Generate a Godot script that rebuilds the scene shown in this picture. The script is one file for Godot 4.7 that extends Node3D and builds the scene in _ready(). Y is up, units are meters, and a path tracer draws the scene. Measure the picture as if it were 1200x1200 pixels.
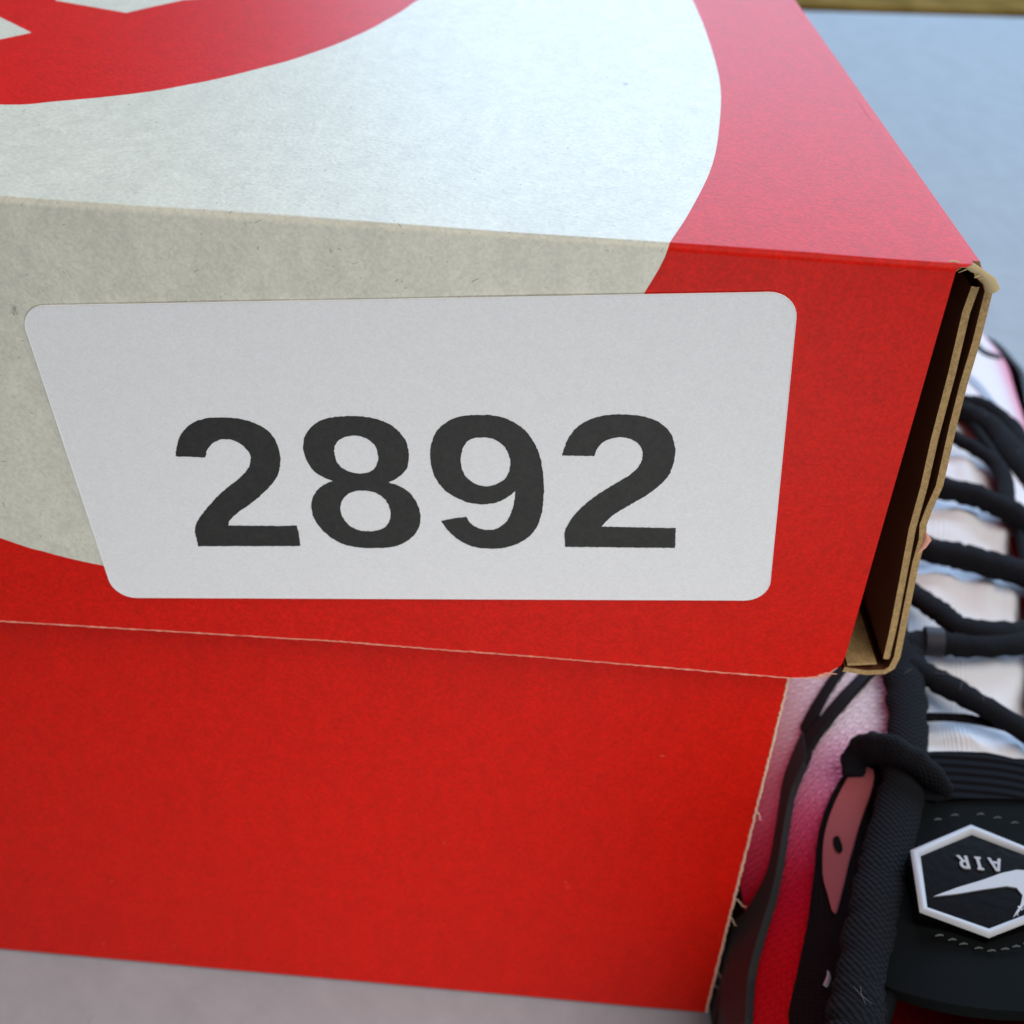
extends Node3D
# All lengths below are millimetres; MM turns them into metres when a mesh is committed.
const MM := 0.001
const FLOOR := -129.36
const SKEW := -0.04964
const FOLD := 0.7
const ARC := FOLD * PI / 2.0
const BASE_X := [71.43,72.01]
const LAB := [-9.361,-48.823,0.09982,37.794]
var rng := RandomNumberGenerator.new()
var wob := FastNoiseLite.new()
var M := {}

# ---------------------------------------------------------------- helpers
func pts(a: Array) -> PackedVector2Array:
	var o := PackedVector2Array()
	for i in range(0, a.size(), 2):
		o.append(Vector2(a[i], a[i + 1]))
	return o

func mb() -> SurfaceTool:
	var st := SurfaceTool.new()
	st.begin(Mesh.PRIMITIVE_TRIANGLES)
	return st

# a vertex is [position in mm, normal, uv, colour]
func tri(st: SurfaceTool, a: Array, b: Array, c: Array) -> void:
	var n: Vector3 = (b[0] - a[0]).cross(c[0] - a[0])
	if n.length_squared() < 1e-14:
		return
	var order := [a, b, c]
	if n.dot(a[1] + b[1] + c[1]) > 0.0:
		order = [a, c, b]
	for v in order:
		st.set_normal(v[1])
		st.set_uv(v[2])
		st.set_color(v[3] if v.size() > 3 else Color.WHITE)
		st.add_vertex(v[0] * MM)

func quad(st: SurfaceTool, a: Array, b: Array, c: Array, d: Array) -> void:
	tri(st, a, b, c)
	tri(st, a, c, d)

func obj(called: String, parent: Node, parts: Array) -> MeshInstance3D:
	var am := ArrayMesh.new()
	for p in parts:
		var st: SurfaceTool = p[0]
		if st.commit_to_arrays()[Mesh.ARRAY_VERTEX] == null:
			continue
		st.generate_tangents()
		var before := am.get_surface_count()
		st.commit(am)
		if am.get_surface_count() > before:
			am.surface_set_material(before, p[1])
	var o := MeshInstance3D.new()
	o.name = called
	o.mesh = am
	parent.add_child(o, true)
	return o

func thing(called: String, label: String, category: String) -> Node3D:
	var o := Node3D.new()
	o.name = called
	o.set_meta("label", label)
	o.set_meta("category", category)
	add_child(o, true)
	return o

func cuts(a: float, b: float, step: float) -> Array:
	var n := maxi(1, int(ceil((b - a) / step)))
	var o := []
	for i in n + 1:
		o.append(lerpf(a, b, float(i) / n))
	return o

func area(p: PackedVector2Array) -> float:
	var s := 0.0
	for i in p.size():
		s += p[i].cross(p[(i + 1) % p.size()])
	return s / 2.0

# Lays a flat outline (with holes) over a surface: every grid cell is clipped to the outline and carried over by at(u, v) -> [position, normal, uv, colour].
func drape(st: SurfaceTool, outline: PackedVector2Array, holes: Array, us: Array, vs: Array, at: Callable) -> void:
	var lo := outline[0]
	var hi := outline[0]
	for p in outline:
		lo = lo.min(p)
		hi = hi.max(p)
	for i in us.size() - 1:
		if us[i + 1] < lo.x or us[i] > hi.x:
			continue
		for j in vs.size() - 1:
			if vs[j + 1] < lo.y or vs[j] > hi.y:
				continue
			var cell := PackedVector2Array([Vector2(us[i], vs[j]), Vector2(us[i + 1], vs[j]), Vector2(us[i + 1], vs[j + 1]), Vector2(us[i], vs[j + 1])])
			var bits: Array = Geometry2D.intersect_polygons(outline, cell)
			for h in holes:
				var rest := []
				for b in bits:
					rest.append_array(Geometry2D.clip_polygons(b, h))
				bits = rest
			for b in bits:
				if absf(area(b)) < 1e-6:
					continue
				var t := Geometry2D.triangulate_polygon(b)
				for k in range(0, t.size(), 3):
					tri(st, at.call(b[t[k]].x, b[t[k]].y), at.call(b[t[k + 1]].x, b[t[k + 1]].y), at.call(b[t[k + 2]].x, b[t[k + 2]].y))

# The cut edge of a draped sheet: from the sheet down along its normal.
func skirt(st: SurfaceTool, outline: PackedVector2Array, step: float, depth: float, at: Callable, closed := true) -> void:
	var turn := signf(area(outline))
	for i in outline.size() - (0 if closed else 1):
		var a := outline[i]
		var b := outline[(i + 1) % outline.size()]
		var n := maxi(1, int(ceil(a.distance_to(b) / step)))
		for k in n:
			var p := a.lerp(b, float(k) / n)
			var q := a.lerp(b, float(k + 1) / n)
			var P: Array = at.call(p.x, p.y)
			var Q: Array = at.call(q.x, q.y)
			var out: Vector3 = (Q[0] - P[0]).cross(P[1]).normalized() * turn
			var mid := p.lerp(q, 0.5) + Vector2(q.y - p.y, p.x - q.x).normalized() * 0.05 * turn
			var O: Array = at.call(mid.x, mid.y)
			if out.dot(O[0] - (P[0] + Q[0]) / 2.0) < 0.0:
				out = -out
			var c: Color = P[3] if P.size() > 3 else Color.WHITE
			quad(st, [P[0], out, P[2], c], [Q[0], out, Q[2], c], [Q[0] - Q[1] * depth, out, Q[2] + Vector2(0.02, 0), c], [P[0] - P[1] * depth, out, P[2] + Vector2(0.02, 0), c])

func smooth_line(p: Array, per: int) -> Array:
	var o := []
	for i in p.size() - 1:
		var a = p[maxi(i - 1, 0)]
		var b = p[i]
		var c = p[i + 1]
		var d = p[mini(i + 2, p.size() - 1)]
		for k in per:
			var t := float(k) / per
			o.append(0.5 * (2.0 * b + (c - a) * t + (2.0 * a - 5.0 * b + 4.0 * c - d) * t * t + (3.0 * b - a - 3.0 * c + d) * t * t * t))
	o.append(p[p.size() - 1])
	return o

# A round tube through (x, y, z, radius) points.
func tube(st: SurfaceTool, p: Array, sides := 14, flatten := 1.0, col := Color.WHITE) -> void:
	var rings := []
	var run := 0.0
	var up := Vector3.UP
	for i in p.size():
		var c := Vector3(p[i].x, p[i].y, p[i].z)
		var a = p[maxi(i - 1, 0)]
		var b = p[mini(i + 1, p.size() - 1)]
		var d := Vector3(b.x - a.x, b.y - a.y, b.z - a.z).normalized()
		if i > 0:
			run += c.distance_to(Vector3(p[i - 1].x, p[i - 1].y, p[i - 1].z))
		if absf(d.dot(up)) > 0.97:
			up = Vector3.BACK
		var s := d.cross(up).normalized()
		up = s.cross(d).normalized()
		var ring := []
		for k in sides + 1:
			var g := TAU * k / sides
			var n := (s * cos(g) + up * sin(g) / flatten).normalized()
			ring.append([c + (s * cos(g) + up * sin(g) * flatten) * p[i].w, n, Vector2(float(k) / sides * 2.0, run / 6.0), col])
		rings.append(ring)
	for i in rings.size() - 1:
		for k in sides:
			quad(st, rings[i][k], rings[i][k + 1], rings[i + 1][k + 1], rings[i + 1][k])
	for e in [0, rings.size() - 1]:
		var c := Vector3(p[e].x, p[e].y, p[e].z)
		var o = p[1 if e == 0 else e - 1]
		var n := (c - Vector3(o.x, o.y, o.z)).normalized()
		for k in sides:
			tri(st, [c, n, Vector2.ZERO, col], [rings[e][k][0], n, Vector2(0.1, 0), col], [rings[e][k + 1][0], n, Vector2(0, 0.1), col])

# Slack and thickness that vary along a lace.
func uneven(p: Array) -> Array:
	var o := []
	for i in p.size():
		var q: Vector4 = p[i]
		var k := Vector3(q.x, q.y, q.z) * 9.0
		o.append(Vector4(q.x + 0.25 * wob.get_noise_3d(k.x + 50.0, k.y, k.z), q.y + 0.2 * wob.get_noise_3d(k.x, k.y + 90.0, k.z), q.z + 0.25 * wob.get_noise_3d(k.x, k.y, k.z + 70.0), q.w * (1.0 + 0.2 * wob.get_noise_3d(k.x * 1.7, k.y * 1.7, k.z * 1.7))))
	return o

func quads4(a: Array) -> Array:
	var o := []
	for i in range(0, a.size(), 4):
		o.append(Vector4(a[i], a[i + 1], a[i + 2], a[i + 3]))
	return o

# A flat plate on the plane y, from its outline in x and z, with a chamfered rim.
func plate(st: SurfaceTool, outline: PackedVector2Array, holes: Array, y: float, thick: float) -> void:
	var at := func(u, v): return [Vector3(u, y, v), Vector3.UP, Vector2(u, v) / 10.0]
	var lo := outline[0]
	var hi := outline[0]
	for p in outline:
		lo = lo.min(p)
		hi = hi.max(p)
	drape(st, outline, holes, cuts(lo.x - 0.1, hi.x + 0.1, 2.0), cuts(lo.y - 0.1, hi.y + 0.1, 2.0), at)
	skirt(st, outline, 2.0, thick, at)
	for h in holes:
		var r: PackedVector2Array = h.duplicate()
		skirt(st, r, 2.0, thick, at)

func table_at(t: Array, z: float) -> float:
	for i in range(0, t.size() - 2, 2):
		if z <= t[i + 2]:
			return lerpf(t[i + 1], t[i + 3], clampf((z - t[i]) / (t[i + 2] - t[i]), 0.0, 1.0))
	return t[t.size() - 1]

# ---------------------------------------------------------------- textures and materials
func noise_tex(freq: float, a: Color, b: Color, octaves := 3, seed_ := 1, lo := 0.3, hi := 0.7, size := 512) -> NoiseTexture2D:
	var n := FastNoiseLite.new()
	n.seed = seed_
	n.frequency = freq
	n.fractal_octaves = octaves
	var t := NoiseTexture2D.new()
	t.width = size
	t.height = size
	t.seamless = true
	t.noise = n
	var g := Gradient.new()
	g.offsets = PackedFloat32Array([lo, hi])
	g.colors = PackedColorArray([a, b])
	t.color_ramp = g
	return t

func noise_bump(freq: float, octaves := 3, seed_ := 1, size := 512, strength := 4.0) -> NoiseTexture2D:
	var n := FastNoiseLite.new()
	n.seed = seed_
	n.frequency = freq
	n.fractal_octaves = octaves
	var t := NoiseTexture2D.new()
	t.width = size
	t.height = size
	t.seamless = true
	t.as_normal_map = true
	t.bump_strength = strength
	t.noise = n
	return t

func img_tex(im: Image) -> ImageTexture:
	return ImageTexture.create_from_image(im)

func mat(albedo: Color, rough: float, spec := 0.5) -> StandardMaterial3D:
	var m := StandardMaterial3D.new()
	m.albedo_color = albedo
	m.roughness = rough
	m.metallic_specular = spec
	return m

func with_bump(m: StandardMaterial3D, t: Texture2D, s: float) -> StandardMaterial3D:
	m.normal_enabled = true
	m.normal_texture = t
	m.normal_scale = s
	return m

# Recycled paper: mottled, with short dark fibres and specks.
func paper_image(size: int, base: Color, mottle: float, fibres: int, fibre: Color, seed_: int, longest := 11, ink := 0.8, speckle := 0.05, stain := Vector2(-1, -1)) -> ImageTexture:
	var n := FastNoiseLite.new()
	n.seed = seed_
	n.frequency = 1.0
	n.fractal_octaves = 4
	var grain := FastNoiseLite.new()
	grain.seed = seed_ + 9
	grain.frequency = 0.23
	grain.fractal_octaves = 2
	grain.noise_type = FastNoiseLite.TYPE_VALUE
	var im := Image.create(size, size, false, Image.FORMAT_RGB8)
	for y in size:
		for x in size:
			var u := TAU * x / size
			var v := TAU * y / size
			var k := n.get_noise_3d(cos(u) * 3.0 + 7.0, sin(u) * 3.0, cos(v) * 3.0) + 0.7 * n.get_noise_3d(sin(v) * 9.0, cos(u) * 9.0, sin(u) * 9.0 + cos(v) * 9.0)
			im.set_pixel(x, y, base * (1.0 + mottle * k + speckle * grain.get_noise_2d(x, y)))
	var r := RandomNumberGenerator.new()
	r.seed = seed_
	for f in fibres:
		var p := Vector2(r.randf() * size, r.randf() * size)
		var a := r.randf() * TAU
		var dark := r.randf() * r.randf()
		var length := int(r.randf() * r.randf() * longest) + 1
		for k in length:
			a += (r.randf() - 0.5) * 0.5
			p += Vector2(cos(a), sin(a))
			var xi := posmod(int(p.x), size)
			var yi := posmod(int(p.y), size)
			im.set_pixel(xi, yi, im.get_pixel(xi, yi).lerp(fibre, (0.1 + 0.6 * dark) * ink))
			if dark > 0.45:
				xi = posmod(xi + 1, size)
				im.set_pixel(xi, yi, im.get_pixel(xi, yi).lerp(fibre, 0.5 * dark * ink))
	# one smudge, its place given in tiles
	if stain.x >= 0.0:
		for k in 160:
			var q := Vector2(r.randfn(), r.randfn())
			q = stain * size + Vector2(q.x * 3.2 + q.y * 2.6, q.x * -6.5 + q.y * 3.0)
			var sx := posmod(int(q.x), size)
			var sy := posmod(int(q.y), size)
			im.set_pixel(sx, sy, im.get_pixel(sx, sy).lerp(Color8(84, 82, 74), 0.42))
	im.generate_mipmaps()
	return img_tex(im)

func pattern(size: int, height: Callable, strength: float) -> ImageTexture:
	var im := Image.create(size, size, false, Image.FORMAT_RGB8)
	for y in size:
		for x in size:
			var h: float = height.call(float(x) / size, float(y) / size)
			im.set_pixel(x, y, Color(h, h, h))
	im.bump_map_to_normal_map(strength)
	return img_tex(im)

func materials() -> void:
	var fine := noise_bump(0.2, 4, 3, 1024, 2.0)
	var rn := FastNoiseLite.new()
	rn.seed = 77
	rn.noise_type = FastNoiseLite.TYPE_VALUE
	rn.frequency = 0.16
	rn.fractal_octaves = 3
	var ri := rn.get_seamless_image(1024, 1024)
	ri.convert(Image.FORMAT_RGB8)
	ri.bump_map_to_normal_map(2.0)
	var rough := img_tex(ri)
	M.red = mat(Color.WHITE, 0.48, 0.26)
	M.red.albedo_texture = paper_image(1024, Color8(209, 23, 7), 0.04, 7000, Color8(120, 8, 6), 17, 4, 0.6, 0.09)
	with_bump(M.red, rough, 0.15)
	M.white = mat(Color.WHITE, 0.48, 0.5)
	M.white.albedo_texture = paper_image(1024, Color8(213, 211, 196), 0.045, 1400, Color8(92, 84, 74), 11, 15, 0.8, 0.05, Vector2(0.7721,0.2037))
	with_bump(M.white, rough, 0.18)
	M.kraft = mat(Color.WHITE, 0.85, 0.3)
	M.kraft.albedo_texture = paper_image(512, Color8(170, 140, 96), 0.08, 500, Color8(110, 84, 50), 8, 14, 0.6, 0.14)
	with_bump(M.kraft, fine, 0.3)
	M.kraft_pale = mat(Color8(190, 170, 130), 0.9, 0.2)
	M.worn = mat(Color8(226, 160, 140), 0.9, 0.3)
	M.scuff = mat(Color8(216, 90, 74), 0.9, 0.2)
	M.paper_edge = mat(Color8(228, 190, 166), 0.9, 0.3)
	M.label = mat(Color.WHITE, 0.6, 0.35)
	M.label.albedo_texture = paper_image(1024, Color8(234, 234, 236), 0.008, 200, Color8(170, 170, 170), 21, 3, 0.3, 0.028)
	M.ink = mat(Color.WHITE, 0.6, 0.4)
	M.ink.albedo_texture = paper_image(512, Color8(40, 41, 38), 0.10, 300, Color8(80, 80, 76), 33, 4, 0.5, 0.2)
	M.table = mat(Color.WHITE, 0.55, 0.12)
	M.table.albedo_texture = paper_image(1024, Color8(160, 169, 177), 0.035, 320, Color8(120, 124, 128), 40, 26, 0.35, 0.012)
	with_bump(M.table, noise_bump(0.02, 4, 41, 512, 2.0), 0.05)
	M.wood = mat(Color.WHITE, 0.85, 0.1)
	M.wood.albedo_texture = noise_tex(0.01, Color8(112, 88, 38), Color8(132, 106, 52), 5, 44)
	var ridges := func(u, v): return 0.5 + 0.3 * sin(TAU * (8.0 * v + 4.0 * u + 0.22 * sin(TAU * 7.0 * u) + 0.12 * sin(TAU * (3.0 * v - 5.0 * u)))) * (0.7 + 0.3 * sin(TAU * (5.0 * u - 3.0 * v)))
	var weave := pattern(256, ridges, 18.0)
	var yarn := Image.create(256, 256, false, Image.FORMAT_RGB8)
	for yy in 256:
		for xx in 256:
			var w: float = 0.84 + 0.26 * ridges.call(xx / 256.0, yy / 256.0) - 0.05 * float((xx / 2 + yy / 2) % 2)
			yarn.set_pixel(xx, yy, Color(w, w, w))
	M.fabric = mat(Color.WHITE, 0.9, 0.12)
	M.fabric.vertex_color_use_as_albedo = true
	M.fabric.albedo_texture = img_tex(yarn)
	with_bump(M.fabric, weave, 0.6)
	M.panel = mat(Color8(168, 98, 104), 0.9, 0.1)
	with_bump(M.panel, fine, 0.3)
	var knit := pattern(128, func(u, v): return 0.5 + 0.3 * sin(TAU * 8.0 * u) * absf(sin(TAU * 8.0 * v)), 5.0)
	var mesh := pattern(128, func(u, v): return 0.5 + 0.25 * sin(TAU * 12.0 * (u + v)) * sin(TAU * 12.0 * (u - v)) + 0.15 * sin(TAU * 3.0 * v), 5.0)
	M.tongue = mat(Color8(228, 231, 238), 0.95, 0.1)
	with_bump(M.tongue, mesh, 0.5)
	M.rib = mat(Color8(19, 21, 23), 0.6, 0.3)
	M.rib_grey = mat(Color8(36, 41, 42), 0.55, 0.35)
	M.black = mat(Color8(11, 12, 14), 0.85, 0.25)
	with_bump(M.black, knit, 0.5)
	M.pad = mat(Color8(11, 14, 15), 0.85, 0.2)
	with_bump(M.pad, fine, 0.4)
	M.grey_line = mat(Color8(150, 158, 176), 0.6, 0.4)
	var braid := pattern(128, func(u, v): return 0.5 + 0.2 * sin(TAU * (9.0 * u + 7.0 * v)) + 0.2 * sin(TAU * (9.0 * u - 7.0 * v)) + 0.08 * sin(TAU * 7.0 * v), 6.0)
	M.lace = mat(Color8(20, 21, 26), 0.9, 0.25)
	with_bump(M.lace, braid, 0.7)
	M.lace.rim_enabled = true
	M.lace.rim = 0.1
	M.webbing = mat(Color8(16, 16, 20), 0.9, 0.2)
	with_bump(M.webbing, pattern(128, func(u, v): return 0.5 + 0.4 * sin(TAU * 6.0 * v), 6.0), 1.0)
	M.aglet = mat(Color8(46, 47, 54), 0.6, 0.35)
	M.lining = mat(Color8(150, 8, 18), 0.9, 0.3)
	with_bump(M.lining, knit, 0.6)
	M.sole = mat(Color8(22, 23, 26), 0.6, 0.45)
	M.plastic = mat(Color8(12, 10, 12), 0.16, 0.5)
	with_bump(M.plastic, noise_bump(0.02, 2, 61, 256, 2.0), 0.15)
	M.chrome = mat(Color8(176, 178, 184), 0.5, 0.5)
	M.faint_print = mat(Color8(165, 166, 170), 0.6, 0.4)
	M.lint = mat(Color8(126, 126, 130), 0.9, 0.1)
	M.glitter = mat(Color8(235, 232, 225), 0.3, 0.6)
	M.thread = mat(Color8(88, 88, 86), 0.9, 0.2)
	M.kraft_shaded = mat(Color8(92, 54, 34), 0.95, 0.15)  # kraft with the shade inside the lid's side slit put into its colour

# ---------------------------------------------------------------- shoe box
# The lid's printed sheet, unfolded: v < 0 is its top, 0..ARC the fold, beyond that the front.
func sheet(x: float, v: float) -> Array:
	var p: Vector3
	var n: Vector3
	var bend := 0.16 * wob.get_noise_2d(x * 1.3, 40.0)
	if v <= 0.0:
		p = Vector3(x, bend * clampf(1.0 + v / 12.0, 0.0, 1.0) + 0.12 * wob.get_noise_2d(x, v), v - FOLD)
		n = Vector3.UP
	elif v < ARC:
		var g := v / FOLD
		p = Vector3(x, FOLD * cos(g) - FOLD + bend * (1.0 - v / ARC), FOLD * sin(g) - FOLD)
		n = Vector3(0, cos(g), sin(g))
	else:
		p = Vector3(x, -(v - ARC) - FOLD, 0.07 * wob.get_noise_2d(x, v + 300.0) * clampf((v - ARC) / 6.0, 0.0, 1.0))
		n = Vector3.BACK
	return [p, n, Vector2(x, v) / 60.0]

func base_front(x: float, v: float) -> Array:
	# v runs down from the box's upper rim; the last millimetre rolls into the bottom fold
	var deep := -FLOOR - 1.0
	var k := (v - deep) / 1.0
	var z := -2.0
	var n := Vector3.BACK
	if k > 0.0:
		z -= 1.0 - sqrt(maxf(0.0, 1.0 - k * k))
		n = Vector3(0, -k, sqrt(maxf(0.05, 1.0 - k * k))).normalized()
	return [Vector3(x, -v, z + 0.05 * wob.get_noise_2d(x, v - 500.0)), n, Vector2(x + 17.0, v + 31.0) / 60.0]

func jitter_line(a: Array, step: float, r: float, shake: float) -> Array:
	var o := []
	for i in a.size() - 1:
		var n := maxi(1, int(a[i].distance_to(a[i + 1]) / step))
		for k in n:
			var p: Vector3 = a[i].lerp(a[i + 1], float(k) / n) + Vector3(rng.randf() - 0.5, rng.randf() - 0.5, rng.randf() - 0.5) * shake
			o.append(Vector4(p.x, p.y, p.z, r * (0.75 + 0.6 * rng.randf() * rng.randf())))
	return o

func extrude_path(st: SurfaceTool, path: PackedVector2Array, side: float, z0: float, z1: float, uvs := 30.0) -> void:
	var run := 0.0
	for i in path.size() - 1:
		var d := path[i + 1] - path[i]
		var n := Vector3(d.y, -d.x, 0).normalized() * side
		var a := Vector3(path[i].x, path[i].y, 0)
		var b := Vector3(path[i + 1].x, path[i + 1].y, 0)
		var s := Vector3(-SKEW, 0, 1)
		quad(st, [a + s * z0, n, Vector2(run, 0) / uvs], [b + s * z0, n, Vector2(run + d.length(), 0) / uvs], [b + s * z1, n, Vector2(run + d.length(), z0 - z1) / uvs], [a + s * z1, n, Vector2(run, z0 - z1) / uvs])
		run += d.length()

func offset_path(p: PackedVector2Array, by: float) -> PackedVector2Array:
	var o := PackedVector2Array()
	for i in p.size():
		var d := (p[mini(i + 1, p.size() - 1)] - p[maxi(i - 1, 0)]).normalized()
		o.append(p[i] + Vector2(d.y, -d.x) * by)
	return o

# A board of even thickness that follows a line in x and y and runs back from z0 to z1.
func board(called: String, parent: Node, path: PackedVector2Array, thick: float, z0: float, z1: float, outer: Material, inner: Material, edge: Material) -> MeshInstance3D:
	var o := mb()
	var i := mb()
	var e := mb()
	var far_side := offset_path(path, thick)
	extrude_path(o, path, -1.0, z0, z1)
	extrude_path(i, far_side, 1.0, z0, z1)
	for k in path.size() - 1:
		# the cut end has rough, uneven plies
		var f := func(p: Vector2, push: float): return [Vector3(p.x - SKEW * z0, p.y, z0 + push), Vector3.BACK, p / 20.0]
		var m0 := path[k].lerp(far_side[k], 0.5)
		var m1 := path[k + 1].lerp(far_side[k + 1], 0.5)
		quad(e, f.call(path[k], 0.0), f.call(path[k + 1], 0.0), f.call(m1, 0.12), f.call(m0, 0.12))
		quad(e, f.call(m0, 0.12), f.call(m1, 0.12), f.call(far_side[k + 1], 0.0), f.call(far_side[k], 0.0))
	return obj(called, parent, [[o, outer], [i, inner], [e, edge]])

func shoe_box() -> void:
	var box := thing("shoe_box", "red cardboard shoe box with white printed curve and number sticker on its lid", "box")
	# lid: one printed sheet folded over the front edge, cut here at the fold into top and front
	var edge := pts([-24.43,54.73,-3.38,54.11,17.38,53.49,27.65,53.53,37.88,53.37,53.13,53.4,63.26,53.44,71.02,53.44,73.75,53.01,75.26,52.07,76.37,50.7,76.54,49.18,76.28,0.99])
	var split := ARC * 0.5
	var top := PackedVector2Array([Vector2(-118, -298), Vector2(77.9 + SKEW * 298.0, -298), Vector2(77.9, 0), Vector2(77.2, split), Vector2(-118, split)])
	var front := PackedVector2Array([Vector2(-118, split), Vector2(-118, edge[0].y - 5.0)])
	for p in edge:
		front.append(p)
	front.append(Vector2(edge[edge.size() - 1].x + 0.3, split))
	var white := PackedVector2Array(smooth_line(Array(pts([-60,27.1,-46,32.1,-21.58,41.71,-16.9,43.18,-14.81,43.72,-12.78,44.15,-10.34,44.54,2,46.3,16,44.6,29,37.6,39,25.1,48.3,5.25,50.24,-0.51,52.67,-9.01,55.43,-21.42,57.11,-34.59,58.32,-50.01,58.33,-68.16,57.25,-94.3,55,-110,46,-124,30,-136,5,-144,-25,-146,-60,-140])), 4))
	var ring := PackedVector2Array(smooth_line(Array(pts([-60,-23.63,-40,-23.63,-23.47,-24.53,-18.09,-26.78,-13.19,-29.63,-8.73,-33.02,-4.7,-36.88,-1.08,-41.16,2.15,-45.79,5,-50.71,7.51,-55.87,9.67,-61.2,11.53,-66.63,13.08,-72.11,14.36,-77.58,15.38,-82.97,20,-100,16,-118,0,-128,-30,-130,-60,-124])), 4))
	var stars := [pts([-34.57,-69.53,-22.95,-65.32,-17.54,-74.12,5,-88,-4,-100,-38,-84]), pts([-38.1,-59.05,-31.28,-52.91,-33.8,-48.97,-60,-43.97,-60,-69.05])]
	var us := cuts(-119, 84, 7.0)
	var vs := cuts(-299, -16, 9.0) + [-12.0, -8.0, -5.0, -3.0, -1.5] + cuts(0.0, ARC, 0.24) + [ARC + 1.5, ARC + 3.0, ARC + 5.0] + cuts(ARC + 8.0, ARC + 64.0, 6.0)
	for side in [["lid_top", top], ["lid_front", front]]:
		var r := mb()
		var w := mb()
		for part in Geometry2D.clip_polygons(side[1], white):
			drape(r, part, [], us, vs, sheet)
		for part in Geometry2D.intersect_polygons(side[1], white):
			for ground in Geometry2D.clip_polygons(part, ring):
				drape(w, ground, [], us, vs, sheet)
			for disc in Geometry2D.intersect_polygons(part, ring):
				drape(r, disc, stars, us, vs, sheet)
				for star in stars:
					for bit in Geometry2D.intersect_polygons(disc, star):
						drape(w, bit, [], us, vs, sheet)
		var k := mb()
		if side[0] == "lid_front":
			var line := PackedVector2Array([Vector2(-118, edge[0].y - 5.0)])
			line.append_array(edge)
			skirt(k, line, 3.0, 1.2, sheet, false)
		obj(side[0], box, [[r, M.red], [w, M.white], [k, M.kraft]])
	# worn paper along the lid's lower edge
	var worn := []
	for p in [Vector2(-118, edge[0].y - 5.0)] + Array(edge).slice(0, 11):
		worn.append(sheet(p.x, p.y)[0] + Vector3(0, -0.02, 0.0))
	var st := mb()
	tube(st, jitter_line(worn, 0.45, 0.085, 0.09), 5)
	for k in 26:
		var i := rng.randi() % 10
		var p: Vector3 = worn[i].lerp(worn[i + 1], rng.randf())
		if k > 18:
			p = worn[1].lerp(worn[2], rng.randf())
		tube(st, [Vector4(p.x - 0.4, p.y, p.z, 0.05), Vector4(p.x, p.y + 0.03, p.z + 0.02, 0.13), Vector4(p.x + 0.5 + rng.randf(), p.y, p.z, 0.04)], 5)
	obj("worn_edge", box.get_node("lid_front"), [[st, M.worn]])
	# lid side: the sheet folds down, turns under and comes up again inside
	var wall := pts([77.6,-0.02,78.8,-0.1,79.25,-1.04,80.26,-1.82,80.78,-2.82,80.93,-5.29,81.11,-8.19,81.18,-12.92,81.44,-17.88,81.76,-22.03,82,-25.25,81.71,-28.29,81.61,-30.36,82.01,-32.3,82.11,-35.63,82.58,-40.55,83.13,-46.34,83.45,-49.7,83.22,-51.66,82.34,-52.61,80.11,-53,77.32,-52.76])
	board("lid_side", box, wall, 0.75, -1.5, -296.0, M.red, M.kraft_shaded, M.kraft)
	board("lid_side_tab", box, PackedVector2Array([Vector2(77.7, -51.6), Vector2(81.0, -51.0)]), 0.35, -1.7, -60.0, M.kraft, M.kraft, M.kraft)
	board("lid_side_lining", box, pts([79.57,-2.74,79.44,-5.41,79.87,-12.07,80.15,-19.55,80.58,-25.61,80.74,-31.26,81.42,-38.16,82.12,-45.79,82.41,-50.37]), 0.75, -1.8, -296.0, M.kraft_shaded, M.kraft_shaded, M.kraft)
	# torn kraft paper at the corner where the top sheet bends over the side
	st = mb()
	var torn := []
	for k in 9:
		var a := float(k) / 8.0
		torn.append(Vector4(75.6 + 4.9 * a, -0.1 - 0.15 * rng.randf() - 2.3 * a * a * a, -1.0 + 0.25 * rng.randf(), (0.18 + 0.36 * a) * (0.75 + 0.5 * rng.randf())))
	tube(st, torn, 9)
	for k in 8:
		var a := rng.randf()
		tube(st, [Vector4(75.5 + 4 * a, -0.1 - a, -0.7, 0.07), Vector4(75.2 + 4 * a - 0.5 * rng.randf(), -0.3 - a - 0.25 * rng.randf(), -0.45, 0.03)], 5)
	obj("torn_corner", box, [[st, M.kraft_pale]])
	# a nick on the side's cut edge that shows its red print
	st = mb()
	var nick: Vector2 = wall[13]
	tube(st, [Vector4(nick.x - 0.3, nick.y + 0.9, -1.4, 0.1), Vector4(nick.x + 0.05, nick.y + 0.1, -1.35, 0.42), Vector4(nick.x - 0.1, nick.y - 0.9, -1.4, 0.3), Vector4(nick.x - 0.5, nick.y - 1.9, -1.4, 0.05)], 8)
	obj("red_nick", box, [[st, M.worn]])
	# the box itself
	var face := PackedVector2Array([Vector2(-115, 1.5), Vector2(-115, -FLOOR), Vector2(BASE_X[1], -FLOOR), Vector2(BASE_X[0] - 0.4, 1.5)])
	var r := mb()
	drape(r, face, [], cuts(-116, 74, 8.0), cuts(1.0, -FLOOR - 1.4, 8.0) + [-FLOOR - 1.0, -FLOOR - 0.8, -FLOOR - 0.6, -FLOOR - 0.4, -FLOOR - 0.2, -FLOOR + 0.01], base_front)
	var k := mb()
	skirt(k, face, 6.0, 1.4, base_front)
	var bf := obj("box_front", box, [[r, M.red], [k, M.kraft]])
	st = mb()
	tube(st, jitter_line([Vector3(BASE_X[0] - 0.2, -40, -2.0), Vector3(BASE_X[0] - 0.05, -55, -2.0), Vector3(BASE_X[1] - 0.05, FLOOR + 0.4, -2.0)], 0.4, 0.2, 0.14), 7)
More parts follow.
